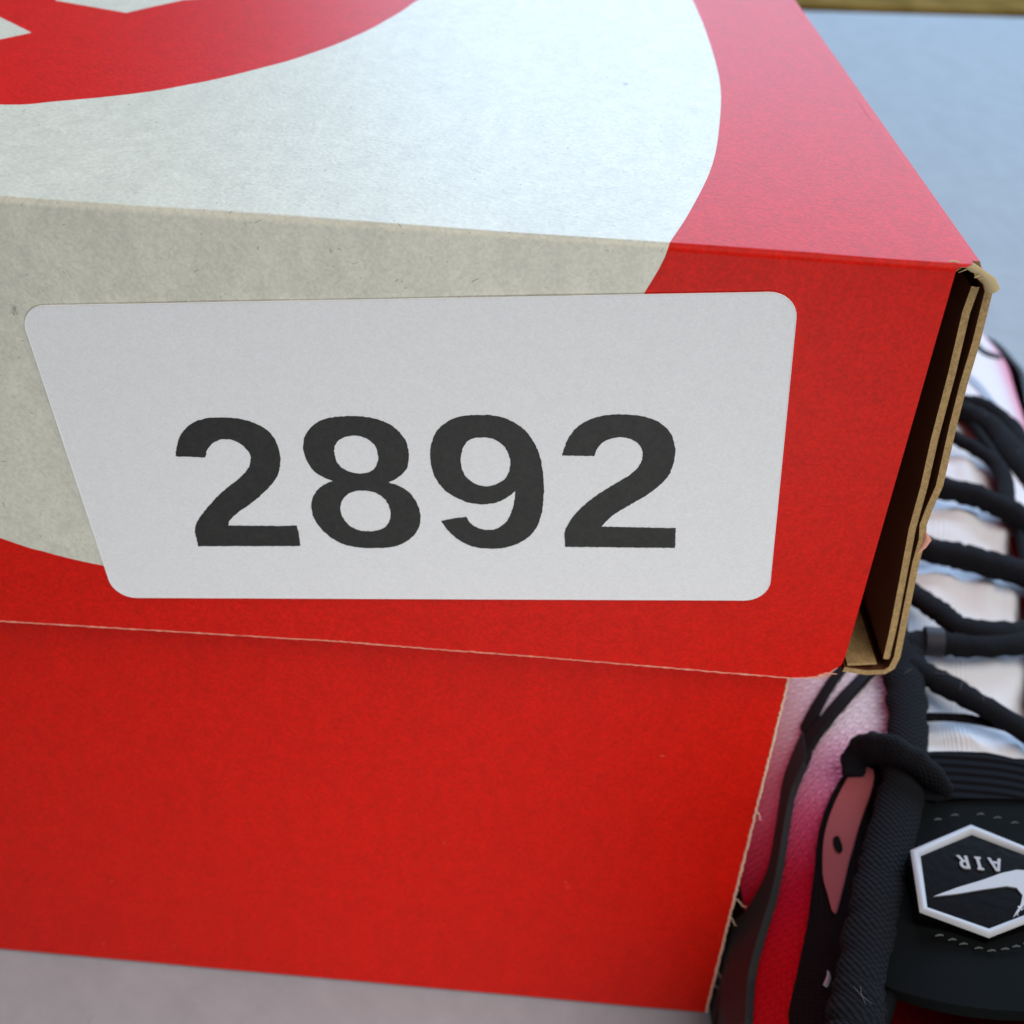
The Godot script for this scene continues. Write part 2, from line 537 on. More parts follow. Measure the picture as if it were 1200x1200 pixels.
	for q in [[-99.0, 1.6], [-103.5, 0.9], [-121.0, 2.2], [-117.0, 0.8], [-80.0, 0.5]]:
		var x0: float = BASE_X[1] - 0.1
		tube(st, [Vector4(x0, q[0], -2.1, 0.07), Vector4(x0 + 0.4 * q[1], q[0] - 0.2, -1.7, 0.06), Vector4(x0 + 0.7 * q[1], q[0] - 0.7, -1.4, 0.05), Vector4(x0 + q[1], q[0] - 0.5, -1.2, 0.03)], 5)
	obj("worn_edge", bf, [[st, M.paper_edge]])
	# small scuffs where the print is rubbed off
	st = mb()
	for q in [[-24.0, -124.6], [-12.5, -123.4], [-3.0, -118.0], [30.0, -92.0], [47.5, -98.5], [47.9, -99.6], [-20.0, -108.0], [58.0, -70.5], [12.0, -126.0]]:
		var l := 0.12 + 0.35 * rng.randf()
		var a := rng.randf() * TAU
		tube(st, [Vector4(q[0] - l * cos(a), q[1] - l * sin(a), -2.02, 0.03), Vector4(q[0], q[1], -2.0, 0.09), Vector4(q[0] + l * cos(a), q[1] + l * sin(a), -2.02, 0.03)], 6)
	obj("scuff", bf, [[st, M.scuff]]).set_meta("kind", "stuff")
	board("box_side", box, PackedVector2Array([Vector2(BASE_X[0] - 0.9, -2.0), Vector2(BASE_X[1] - 0.7, FLOOR + 0.05)]), 1.4, -3.4, -292.0, M.red, M.kraft, M.kraft)
	board("box_side", box, PackedVector2Array([Vector2(-115, FLOOR + 0.05), Vector2(-115, -2.0)]), 1.4, -3.4, -292.0, M.red, M.kraft, M.kraft)
	board("lid_side", box, PackedVector2Array([Vector2(-118, -52), Vector2(-118, -0.1)]), 1.2, -0.3, -296.0, M.red, M.kraft, M.kraft)
	board("box_bottom", box, PackedVector2Array([Vector2(-113.5, FLOOR + 0.6), Vector2(70.0, FLOOR + 0.6)]), -0.8, -3.4, -292.0, M.kraft, M.kraft, M.kraft)
	st = mb()
	var b0 := Vector3(-115 + SKEW * 293, FLOOR, -293)
	var b1 := Vector3(BASE_X[1] + SKEW * 293, FLOOR, -293)
	var b2 := Vector3(BASE_X[0] + SKEW * 293, -0.6, -293)
	var b3 := Vector3(-115 + SKEW * 293, -0.6, -293)
	quad(st, [b0, Vector3.FORWARD, Vector2(0, 0)], [b1, Vector3.FORWARD, Vector2(3, 0)], [b2, Vector3.FORWARD, Vector2(3, 2)], [b3, Vector3.FORWARD, Vector2(0, 2)])
	obj("box_back", box, [[st, M.red]])
	sticker(box)

func label_point(a: float, b: float, lift: float) -> Array:
	var c := cos(LAB[2])
	var s := sin(LAB[2])
	return [Vector3(LAB[0] + a * c - b * s, LAB[1] + a * s + b * c, 0.08 + lift + 0.02 * wob.get_noise_2d(a, b + 900.0)), Vector3.BACK, Vector2(a, b) / 40.0]

func sticker(box: Node3D) -> void:
	var w := 75.99
	var h: float = LAB[3]
	var rad := 2.7
	var outline := PackedVector2Array()
	for c in [[w - rad, h - rad, 0.0], [rad, h - rad, 90.0], [rad, rad, 180.0], [w - rad, rad, 270.0]]:
		for k in 9:
			var g := deg_to_rad(c[2] + 90.0 * k / 8.0)
			outline.append(Vector2(c[0] + rad * cos(g), c[1] + rad * sin(g)))
	var st := mb()
	drape(st, outline, [], cuts(-0.1, w + 0.1, 6.0), cuts(-0.1, h + 0.1, 6.0), func(a, b): return label_point(a, b, 0.12))
	skirt(st, outline, 1.0, 0.2, func(a, b): return label_point(a, b, 0.12))
	var rim := []
	for k in outline.size() + 1:
		var q := outline[k % outline.size()]
		var e: Vector3 = label_point(q.x, q.y, 0.09)[0]
		rim.append(Vector4(e.x, e.y, e.z, 0.06))
	tube(st, rim, 6)
	var lab := obj("number_sticker", box, [[st, M.label]])
	lab.set_meta("label", "white sticker with rounded corners printed with 2892 in black")
	for d in [[[11.81,7.68,17.51,7.71,23.42,7.75,23.67,7.79,23.73,8.86,23.73,10.59,20.01,10.58,15.88,10.62,16.27,11.36,17.37,12.43,18.59,13.3,19.71,14.16,21.15,15.49,22.22,16.62,22.88,17.73,23.31,19.01,23.45,20.28,23.28,21.72,22.79,22.88,21.95,23.68,20.7,24.3,19.69,24.57,18.35,24.71,16.82,24.71,15.37,24.36,14.32,23.76,13.45,22.97,12.74,21.91,12.31,20.92,12,19.9,13.6,19.85,15.25,19.73,15.61,20.62,16.28,21.43,16.99,21.87,17.8,22.04,18.55,21.94,19.25,21.58,19.88,20.85,20.18,20.13,20.07,19.22,19.63,18.3,18.72,17.29,17.59,16.36,16.27,15.33,14.88,13.99,13.62,12.64,12.51,11.26,11.96,10.07,11.84,8.96], []], [[31.62,24.74,32.95,24.67,34.4,24.33,35.66,23.71,36.6,22.74,37.15,21.6,37.29,20.53,37.23,19.46,36.95,18.37,36.31,17.46,35.64,16.91,34.73,16.4,35.83,15.89,36.82,15.04,37.4,13.91,37.67,12.76,37.68,11.6,37.34,10.24,36.5,9.05,35.44,8.16,34.1,7.65,32.47,7.45,30.54,7.51,28.96,7.85,27.62,8.66,26.66,9.76,25.97,11.04,25.72,12.21,25.78,13.37,26.21,14.62,27,15.65,27.79,16.21,28.7,16.58,27.76,17.05,26.8,17.89,26.28,18.99,26.07,20.08,26.12,21.16,26.4,22.14,27.01,23.1,27.89,23.88,29.03,24.44,30.26,24.68], [[31.74,22.35,32.77,22.13,33.59,21.45,33.93,20.56,33.95,19.48,33.6,18.48,32.98,17.85,32.02,17.58,30.95,17.68,30.09,18.14,29.51,18.97,29.35,19.97,29.44,20.86,29.9,21.66,30.74,22.18], [31.73,15.35,32.94,15.12,33.8,14.49,34.31,13.54,34.45,12.38,34.21,11.32,33.63,10.44,32.77,9.95,31.64,9.81,30.39,10.05,29.53,10.74,29.04,11.82,28.95,12.88,29.26,13.94,29.93,14.79,30.77,15.22]]], [[39.88,11.21,41.32,11.56,42.74,11.79,43.08,11.01,43.58,10.43,44.34,10.09,45.28,9.97,46.07,10.23,46.9,10.91,47.5,11.87,47.92,13.11,48.12,14.05,48.26,15.14,47.57,14.53,46.61,13.87,45.66,13.55,44.42,13.46,43.2,13.66,42.01,14.27,40.99,15.02,40.17,16.15,39.68,17.44,39.53,18.72,39.54,19.98,39.83,21.4,40.39,22.62,41.3,23.65,42.4,24.33,43.6,24.65,44.92,24.72,46.24,24.68,47.53,24.36,48.67,23.74,49.65,22.87,50.33,21.74,50.87,20.42,51.18,18.99,51.34,17.37,51.35,15.72,51.24,14.04,50.99,12.34,50.54,10.8,49.79,9.44,48.64,8.36,47.18,7.66,45.74,7.36,44.31,7.4,42.91,7.76,41.7,8.56,40.83,9.55,40.21,10.53], [[45.02,22.02,46.06,21.92,46.91,21.42,47.6,20.53,47.91,19.37,47.88,18.3,47.57,17.3,46.92,16.48,46.13,16.02,45.2,15.84,44.3,16.03,43.43,16.68,42.89,17.6,42.72,18.69,42.79,19.77,43.24,21.01,43.97,21.8]]], [[53.37,7.62,59.22,7.55,65.42,7.47,65.41,8.85,65.41,10.2,61.25,10.3,57.38,10.41,58.03,11.27,58.95,12.22,60.02,12.98,61.22,13.87,62.41,14.74,63.58,15.89,64.31,16.84,64.79,18,65.02,19.25,65.07,20.3,64.84,21.61,64.31,22.73,63.43,23.59,62.28,24.19,61.13,24.49,59.69,24.63,58.26,24.59,56.82,24.25,55.65,23.67,54.76,22.82,54,21.62,53.65,20.57,53.39,19.72,54.99,19.66,56.76,19.59,56.94,20.28,57.36,20.98,57.95,21.5,58.68,21.8,59.55,21.88,60.43,21.7,61.16,21.21,61.63,20.5,61.75,19.8,61.62,18.92,61.18,18.03,60.45,17.22,59.71,16.68,58.21,15.59,56.69,14.39,55.46,13.18,54.36,11.76,53.63,10.41,53.38,9.63], []]]:
		var holes := []
		for q in d[1]:
			holes.append(ragged(pts(q)))
		st = mb()
		var o := ragged(pts(d[0]))
		drape(st, o, holes, cuts(0, 76, 1.6), cuts(0, 38, 1.6), func(a, b): return label_point(a, b, 0.15))
		obj("digit", lab, [[st, M.ink]])

# A traced outline rounded between gentle turns, its corners kept, with a slightly bled ink edge.
func ragged(p: PackedVector2Array) -> PackedVector2Array:
	var o := PackedVector2Array()
	var n := p.size()
	for i in n:
		var b := p[i]
		var c := p[(i + 1) % n]
		var a := p[(i - 1 + n) % n]
		var d := p[(i + 2) % n]
		var tb := (c - a) * 0.5
		var tc := (d - b) * 0.5
		if absf((b - a).angle_to(c - b)) > 0.75:
			tb = c - b
		if absf((c - b).angle_to(d - c)) > 0.75:
			tc = c - b
		var len_ := b.distance_to(c)
		tb = tb.normalized() * len_
		tc = tc.normalized() * len_
		var per := maxi(2, int(len_ / 0.22))
		for k in per:
			var t := float(k) / per
			var q := b * (2 * t * t * t - 3 * t * t + 1) + tb * (t * t * t - 2 * t * t + t) + c * (3 * t * t - 2 * t * t * t) + tc * (t * t * t - t * t)
			o.append(q + Vector2(wob.get_noise_2d(q.x * 60.0, q.y * 60.0), wob.get_noise_2d(q.x * 60.0 + 500.0, q.y * 60.0)) * 0.08)
	return o

# ---------------------------------------------------------------- sneaker
const HALF_LEFT := [-224,1,-220,14,-210,29,-190,45,-160,52,-120,52,-80,45,-50,38,-25,32.5,0,26.5,20,25,50,23,70,18,80,1]
const HALF_RIGHT := [-224,1,-218,12,-207,25,-190,31,-160,31.5,-125,32,-80,37,-50,35,-30,32,7,26,20,26,50,25,70,18,80,1]
const HEIGHT := [-224,5,-218,22,-200,29,-170,34,-140,40,-100,46,-50,49,0,50,20,52,50,56,80,52]
const THROAT_LEFT := [-224,2,-130,2,-120,-3,-100,-7,-60,-9,-20,-11,0,-13,20,-17,30,-24,50,-34,68,-42,72,2,80,2]
const THROAT_RIGHT := [-224,2,-130,2,-120,8,-100,14,-60,17,0,19,20,20,30,26,50,36,68,42,72,2,80,2]

func shoe_raw(z: float, th: float, off: float) -> Vector3:
	var s := sin(deg_to_rad(th))
	var c := cos(deg_to_rad(th))
	var w := table_at(HALF_LEFT if th < 0.0 else HALF_RIGHT, z) + off
	return Vector3(98.0 + 0.2 * (7.0 - z) + signf(s) * pow(absf(s), 0.8) * w, FLOOR + (table_at(HEIGHT, z) + off) * pow(maxf(c, 0.0), 0.8), z)

func shoe_pt(z: float, th: float, off: float, col := Color.WHITE) -> Array:
	var t := clampf(th, -88.0, 88.0)
	var dz := shoe_raw(z + 1.5, t, off) - shoe_raw(z - 1.5, t, off)
	var dt := shoe_raw(z, t + 1.5, off) - shoe_raw(z, t - 1.5, off)
	var n := dz.cross(dt).normalized()
	if n.y < 0.0 and absf(t) < 80.0:
		n = -n
	return [shoe_raw(z, th, off), n, Vector2(th * 0.6, z) / 9.0, col]

# The upper's dye runs from white at the toe to deep red at the heel.
func dye(z: float, th: float) -> Color:
	var k := z + 0.16 * (th + 20.0) * -1.0
	var stops := [[-60.0, Color8(246, 242, 250)], [-24.0, Color8(246, 236, 250)], [-13.0, Color8(236, 170, 206)], [-5.0, Color8(222, 96, 140)], [4.0, Color8(224, 34, 68)], [16.0, Color8(226, 28, 46)], [40.0, Color8(228, 38, 34)]]
	var c: Color = stops[0][1]
	for i in stops.size() - 1:
		var t := smoothstep(stops[i][0], stops[i + 1][0], k)
		if k > stops[i][0]:
			c = stops[i][1].lerp(stops[i + 1][1], t)
	if z < -100.0:
		c = c.lerp(Color8(246, 160, 186), smoothstep(26.0, 52.0, th))
	return c.srgb_to_linear()

func overlay(called: String, parent: Node, outline: Array, off: float, m: Material, soft := true) -> MeshInstance3D:
	var o := pts(outline)
	if soft:
		var l := Array(o)
		l.append(l[0])
		o = PackedVector2Array(smooth_line(l, 3))
		o.remove_at(o.size() - 1)
	var st := mb()
	var at := func(u, v): return shoe_pt(u, v, off)
	drape(st, o, [], cuts(-226, 82, 2.0), cuts(-90, 90, 2.5), at)
	skirt(st, o, 2.0, off + 0.25, at)
	return obj(called, parent, [[st, m]])

func sneaker() -> void:
	var shoe := thing("sneaker", "white to red dyed sneaker with black laces and black tongue badge beside the box", "shoe")
	var st := mb()
	# upper shell, open along the throat and at the collar
	var zs := cuts(-224, 80, 4.0)
	for i in zs.size() - 1:
		for side in [0, 1]:
			for k in 20:
				var g := []
				for q in [[i, k], [i + 1, k], [i + 1, k + 1], [i, k + 1]]:
					var z: float = zs[q[0]]
					var e := table_at(THROAT_LEFT if side == 0 else THROAT_RIGHT, z)
					var th := lerpf(-90.0 if side == 0 else 90.0, e, float(q[1]) / 20.0)
					g.append(shoe_pt(z, th, 0.0, dye(z, th)))
				quad(st, g[0], g[1], g[2], g[3])
	obj("upper", shoe, [[st, M.fabric]])
	# red lining and insole
	st = mb()
	for i in zs.size() - 1:
		if zs[i] < -110.0 or zs[i + 1] > 76.0:
			continue
		for side in [0, 1]:
			for k in 10:
				var g := []
				for q in [[i, k], [i + 1, k], [i + 1, k + 1], [i, k + 1]]:
					var z: float = zs[q[0]]
					var e := table_at(THROAT_LEFT if side == 0 else THROAT_RIGHT, z)
					var p := shoe_pt(z, lerpf(-86.0 if side == 0 else 86.0, e, float(q[1]) / 10.0), -2.2)
					p[1] = -p[1]
					g.append(p)
				quad(st, g[0], g[1], g[2], g[3])
		var a := shoe_raw(zs[i], -86, -2.0)
		var b := shoe_raw(zs[i], 86, -2.0)
		var c := shoe_raw(zs[i + 1], 86, -2.0)
		var d := shoe_raw(zs[i + 1], -86, -2.0)
		var f := func(p: Vector3): return [Vector3(p.x, FLOOR + 15.0, p.z), Vector3.UP, Vector2(p.x, p.z) / 12.0]
		quad(st, f.call(a), f.call(b), f.call(c), f.call(d))
	obj("lining", shoe, [[st, M.lining]])
	# sole: a foam wall with a thin black lip that stands out past the upper
	st = mb()
	var ring := []
	for i in zs.size():
		ring.append([zs[i], -1])
	for i in range(zs.size() - 1, -1, -1):
		ring.append([zs[i], 1])
	var levels := [[0.0, 0.3], [3.0, 0.9], [14.0, 0.8], [17.0, 1.1], [18.0, 0.8], [18.5, -1.0]]
	for i in ring.size():
		var p = ring[i]
		var q = ring[(i + 1) % ring.size()]
		for l in levels.size() - 1:
			var g := []
			for c in [[p, l], [q, l], [q, l + 1], [p, l + 1]]:
				var w: Vector3 = shoe_raw(c[0][0], 90.0 * c[0][1], levels[c[1]][1] * (0.25 if c[0][0] > -40.0 else 1.0))
				w.y = FLOOR + levels[c[1]][0]
				if c[0][0] <= -223.0:
					w.z -= levels[c[1]][1]
				var n := Vector3(w.x - (98.0 + 0.2 * (7.0 - c[0][0])), 0.0, 0.0).normalized()
				if c[0][0] < -190.0:
					n = (n + Vector3(0, 0, -1.0 * (-190.0 - c[0][0]) / 30.0)).normalized()
				g.append([w, (n + Vector3(0, 0.5 if l > 2 else 0.0, 0)).normalized(), Vector2(w.z, w.y) / 10.0])
			quad(st, g[0], g[1], g[2], g[3])
	obj("sole", shoe, [[st, M.sole]])
	# tongue under the laces
	st = mb()
	var tz := cuts(-129, 22, 2.5)
	for i in tz.size() - 1:
		for k in 18:
			var g := []
			for q in [[i, k], [i + 1, k], [i + 1, k + 1], [i, k + 1]]:
				var z: float = tz[q[0]]
				var th := lerpf(table_at(THROAT_LEFT, z) - 5.0, table_at(THROAT_RIGHT, z) + 5.0, q[1] / 18.0)
				var dip := -2.6 + 1.3 * wob.get_noise_2d(z * 2.2, th * 2.6) + 0.8 * sin(z * 0.3 + 0.05 * th)
				g.append(shoe_pt(z, th, minf(dip, -0.9)))
			quad(st, g[0], g[1], g[2], g[3])
	st.index()
	st.generate_normals()
	obj("tongue", shoe, [[st, M.tongue]])
	# piping round the throat
	for side in [THROAT_LEFT, THROAT_RIGHT]:
		st = mb()
		var line := []
		for z in cuts(-130, 70, 4.0):
			var p := shoe_raw(z, table_at(side, z), 0.1)
			line.append(Vector4(p.x, p.y, p.z, 1.0))
		tube(st, line, 8)
		obj("collar_piping", shoe, [[st, M.black]])
	overlay("side_rib", shoe, [-39.28,-21.13,-34.69,-27.08,-31.33,-31.38,-28.2,-35.41,-25.84,-37.92,-24.36,-36.83,-25.52,-34.01,-28.87,-30.74,-32.56,-26.41,-38.47,-19.07], 0.7, M.rib)
	overlay("side_rib", shoe, [-35.43,-16.44,-31.94,-21.28,-29.07,-26.15,-25.65,-32.2,-23.69,-36.96,-20.48,-41.79,-18.23,-38.07,-20.79,-35.67,-23.91,-30,-26.88,-24.81,-29.98,-19.97,-34.2,-14.52], 0.9, M.rib)
	overlay("side_rib", shoe, [-24.45,-37.08,-20.48,-41.79,-17.5,-44.83,-12.94,-47.53,-8.67,-50.33,-4.95,-53.85,-3.5,-58.73,-2.93,-64.18,-4.01,-69.11,-2.04,-72.96,2.81,-74.51,11.32,-75.1,16.35,-64.49,8.69,-62.86,4.66,-59.68,0.84,-55.47,-2.5,-51.54,-6.35,-48.4,-11.19,-45.2,-15.46,-41.78,-19.22,-37.05], 1.1, M.rib_grey)
	overlay("heel_panel", shoe, [-10.05,-67.55,-3.5,-67.02,-1.03,-72.41,4.36,-74.25,13.44,-74.71,5.81,-86.76,-2.03,-82.7,-5.59,-76.65], 0.35, M.black)
	var es := overlay("eyestay", shoe, [-14.43,-24.87,-11.51,-29.51,-7.39,-34.22,-2.47,-37.54,4.12,-39.63,9.22,-41.1,14.85,-43.95,22.49,-46.73,26.35,-32.52,19.36,-26.3,12.27,-23.54,3.34,-18.34,-3.72,-16.14,-12.97,-16.1,-16.79,-19.92], 0.9, M.black)
	overlay("inset", es, [-13.45,-24.09,-12.14,-19.5,-8.12,-20.82,-3.51,-24.44,1.58,-27.92,6.76,-30.42,9.8,-32.57,6.46,-34.25,2.45,-35.74,-1.78,-35.24,-5.55,-33.04,-9.15,-29.47], 1.15, M.panel)
	overlay("eyelet", es, [-2.45,-31.9,-2.55,-30.59,-1.08,-29.88,0.06,-29.87,0.25,-30.91,-1.03,-31.96], 1.3, M.black)
	overlay("gloss_chip", es, [19.65,-35.95,18.7,-34.91,17.92,-34.63,19.13,-34.17,19.96,-35.2], 1.2, M.chrome)
	overlay("toe_line", shoe, [-193,14.18,-180.11,23.95,-178.5,29.7,-183.53,39.69,-181.7,40.59,-174.41,28.55,-175.47,21.88,-187.59,11.93], 0.4, M.rib)
	overlay("toe_line", shoe, [-161.49,7.29,-150.35,13.25,-144.76,17.16,-137.44,20.47,-129.53,25.67,-127.02,23.15,-132.98,17.87,-139.57,14.17,-145.46,10.95,-156.77,5.75], 0.3, M.grey_line)
	overlay("tongue_seam", shoe, [-23.65,-8.87,-23.78,-2.14,-23.85,1.22,-22.72,6.14,-21.75,12.49,-21.04,12.44,-21.88,2.58,-22.17,-2.23,-21.87,-9.04], -0.4, M.black)
	var pad := overlay("tongue_pad", shoe, [-4.89,-19.53,-5.4,-6,-8.01,15.17,-0.3,17.19,14.25,13.84,25.59,10.62,26.55,5.63,26.82,-2.05,25.44,-12.15,22.18,-21.61,16.01,-24.25,9.62,-23.36,1.32,-21.87], 1.4, M.pad)
	overlay("webbing_band", shoe, [-13.6,-9.88,-13.96,-2.75,-14.33,2.18,-13.9,7.54,-14.75,13.18,-17.36,21.61,-9.85,22.57,-6.8,11.38,-5.78,1.7,-4.65,-6.07,-5.65,-12.87], 1.9, M.webbing, false)
	badge(shoe, pad)
	# laces
	for l in [[97.6,-79.71,-39.65,2.3,96.91,-79.29,-33.86,2.76,96.27,-79.02,-28.32,2.95,94.93,-78.82,-19.3,2.89,93.02,-78.74,-11.01,2.95,90.45,-78.95,-3.49,3.07,87.4,-79.25,4.81,3.16,84.64,-79.34,12.58,3.14,82.32,-79.51,19.67,3.12,80.6,-79.56,25.22,3.12,79.11,-79.72,29.86,3.13], [86.85,-82.32,-11.58,1.68,87.3,-81.53,-13.93,2.06,88.11,-79.34,-14.45,2.29,89.7,-76.87,-12.55,2.36,91.87,-75.59,-10.25,2.43,94.57,-76.41,-8.39,2.42,97.08,-78.43,-6.97,2.08], [97.92,-78.85,-32.95,1.96,98.91,-78.48,-30.64,2.2,101.26,-78.37,-28.6,2.17,103.99,-78.49,-26.54,2.09,106.62,-78.54,-24.43,2.01,112.06,-79.37,-20.74,1.98,117.05,-81.66,-18.62,1.97], [98.01,-79.29,-32.85,1.96,98.93,-79.16,-36.26,2.26,100.82,-79.01,-37.89,2.27,102.97,-78.95,-38.08,2.14,106.02,-78.88,-37.58,2.13,110.11,-78.96,-37.97,2.14,117.87,-80.07,-40.88,2.23,125.84,-82.9,-46.51,2.31], [99.68,-80.52,-54.62,1.87,101.68,-79.72,-51.25,1.98,103.6,-79.12,-47.76,2.02,105.38,-78.38,-44.19,2.05,108.04,-78.31,-41.16,2.03,112.92,-78.82,-41.32,2.1,120.31,-80.61,-44.17,2.06,126.52,-83.24,-48.43,2.12], [103.48,-80.46,-66.86,2.72,107.11,-79.88,-63.4,2.83,111.89,-79.72,-61.9,2.81,117.45,-79.92,-60.49,2.79,123.54,-81.11,-60.15,2.79,130.52,-84.26,-60.64,2.82], [111.1,-81.51,-88,2.78,115.18,-81.23,-84.74,2.75,120.45,-81.27,-83.28,2.73,125.48,-81.82,-80.6,2.71,129.61,-82.9,-77.26,2.84,134.61,-85.78,-72.63,2.81], [120.57,-84.69,-112.8,1.62,124.22,-83.79,-106.63,1.75,127.39,-83.5,-102.19,1.73,129.28,-83.43,-97.71,1.7,129.33,-83.33,-91.63,1.66,127.3,-82.73,-83.45,1.45], [124.42,-86.32,-124.32,2.05,129.31,-86.11,-123.25,2.42,132.4,-85.79,-118.27,2.74,134.51,-85.79,-112.49,2.87,134.93,-85.29,-102.79,2.95,136.97,-86.24,-93.88,2.87], [131.1,-87.42,-129.3,1.9,135.19,-87.92,-128.52,2.47,139.04,-88.9,-124.2,2.81,141.13,-89.69,-116.08,2.93,141.01,-89.25,-104.76,2.82]]:
		st = mb()
		tube(st, uneven(smooth_line(quads4(l), 6)), 16, 0.72)
		obj("lace", shoe, [[st, M.lace]])
	# lint caught on the laces
	st = mb()
	for l in [[97.6,-79.71,-39.65,2.3,96.91,-79.29,-33.86,2.76,96.27,-79.02,-28.32,2.95,94.93,-78.82,-19.3,2.89,93.02,-78.74,-11.01,2.95,90.45,-78.95,-3.49,3.07,87.4,-79.25,4.81,3.16,84.64,-79.34,12.58,3.14,82.32,-79.51,19.67,3.12,80.6,-79.56,25.22,3.12,79.11,-79.72,29.86,3.13], [97.92,-78.85,-32.95,1.96,98.91,-78.48,-30.64,2.2,101.26,-78.37,-28.6,2.17,103.99,-78.49,-26.54,2.09,106.62,-78.54,-24.43,2.01,112.06,-79.37,-20.74,1.98,117.05,-81.66,-18.62,1.97], [103.48,-80.46,-66.86,2.72,107.11,-79.88,-63.4,2.83,111.89,-79.72,-61.9,2.81,117.45,-79.92,-60.49,2.79,123.54,-81.11,-60.15,2.79,130.52,-84.26,-60.64,2.82], [124.42,-86.32,-124.32,2.05,129.31,-86.11,-123.25,2.42,132.4,-85.79,-118.27,2.74,134.51,-85.79,-112.49,2.87,134.93,-85.29,-102.79,2.95,136.97,-86.24,-93.88,2.87]]:
		var q := quads4(l)
		for k in 3:
			var c: Vector4 = q[1 + rng.randi() % (q.size() - 2)]
			var d := Vector3(rng.randf() - 0.5, 0.15 * (rng.randf() - 0.5), rng.randf() - 0.5).normalized() * (0.5 + 0.9 * rng.randf())
			var top_y := c.y + c.w * 0.78
			tube(st, [Vector4(c.x - d.x, top_y - 0.05, c.z - d.z, 0.018), Vector4(c.x + 0.2 * d.z, top_y + 0.12, c.z - 0.2 * d.x, 0.024), Vector4(c.x + d.x, top_y, c.z + d.z, 0.02)], 5)
	obj("lint", shoe, [[st, M.lint]]).set_meta("kind", "stuff")
	st = mb()
	tube(st, smooth_line(quads4([101.21,-78.88,-37.99,2.47,103.91,-78.74,-37.77,2.47]), 3), 16, 0.9)
	obj("lace_collar", shoe, [[st, M.aglet]])

func badge(shoe: Node3D, pad: Node3D) -> void:
	var y := -75.36
	var st := mb()
	var outer := pts([97.95,1.1,89.25,6,88.54,15.05,96.01,17.75,104.21,13.7,105.52,4.55])
	var inner := pts([97.66,2.75,90.36,6.78,89.62,14.24,96.33,16.46,103.28,13.08,104.2,5.46])
	plate(st, outer, [], y + 0.3, 3.0)
	var b := obj("tongue_badge", shoe, [[st, M.plastic]])
	# rim with a rounded profile
	st = mb()
	var prof := [[0.0, 0.0], [0.15, 0.22], [0.4, 0.34], [0.65, 0.34], [0.88, 0.18], [1.0, 0.0]]
	for i in 6:
		for k in prof.size() - 1:
			var g := []
			for q in [[i, k], [i + 1, k], [i + 1, k + 1], [i, k + 1]]:
				var p := outer[q[0] % 6].lerp(inner[q[0] % 6], prof[q[1]][0])
				var d := (inner[q[0] % 6] - outer[q[0] % 6]).normalized()
				var tilt: float = (prof[q[1]][0] - 0.5) * 2.0
				g.append([Vector3(p.x, y + 0.3 + prof[q[1]][1], p.y), Vector3(d.x * tilt, 0.8, d.y * tilt).normalized(), p / 10.0])
			quad(st, g[0], g[1], g[2], g[3])
	obj("rim", b, [[st, M.chrome]])
	st = mb()
	plate(st, pts([90.66,12.71,93.77,11.18,97.21,9.72,99.82,8.46,101.89,7.74,103.36,7.71,103.79,8.79,103.28,10.56,101.57,12.67,99.85,14.49,99.62,14.63,101.05,12.72,101.6,11.46,101.16,10.42,99.96,10.3,96.87,11.1,93.57,12.05]), [], y + 0.5, 0.2)
	obj("emblem", b, [[st, M.chrome]])
	st = mb()
	var gl := pts([99.72,14.97,102.13,12.13])
	for k in 22:
		var c := gl[0].lerp(gl[1], rng.randf()) + Vector2(rng.randfn(), rng.randfn()) * 0.28
		var t0 := rng.randf() * TAU
		var tilt := Vector3(rng.randf() - 0.5, 1.6, rng.randf() - 0.5).normalized()
		var g := []
		for j in 3:
			g.append([Vector3(c.x + 0.1 * cos(t0 + j * 2.1), y + 0.53 + 0.02 * j, c.y + 0.1 * sin(t0 + j * 2.1)), tilt, Vector2(j, j * j)])
		tri(st, g[0], g[1], g[2])
	obj("glitter", b, [[st, M.glitter]]).set_meta("kind", "stuff")
	var f := SystemFont.new()
	f.font_names = PackedStringArray(["Droid Sans"])
	f.font_weight = 700
	var tm := TextMesh.new()
	tm.text = "A I R"
	tm.font = f
	tm.font_size = 16
	tm.pixel_size = 0.00016
	tm.depth = 0.0002
	tm.material = M.faint_print
	var t := MeshInstance3D.new()
	t.name = "lettering"
	t.mesh = tm
	var l := pts([96.63,6.13,102.46,5.64,97.42,7.19])
	t.position = Vector3(l[2].x, y + 0.45, l[2].y) * MM
	t.rotation = Vector3(-PI / 2, 0, PI)
	b.add_child(t, true)
	# stitching round the badge
	st = mb()
	for p in pts([94.14,0.15,96.54,-0.8,99.96,-1.31,102.07,-0.98,104.1,-0.37]) + pts([93.09,18.38,94.76,18.77,96.19,18.96,97.86,18.57,99.27,18.09,100.72,17.5,90.51,17.51,91.9,17.93]):
		tube(st, [Vector4(p.x - 0.5, y - 0.4, p.y + 0.1, 0.08), Vector4(p.x, y - 0.25, p.y, 0.13), Vector4(p.x + 0.5, y - 0.45, p.y - 0.1, 0.08)], 6)
	obj("stitching", pad, [[st, M.thread]])

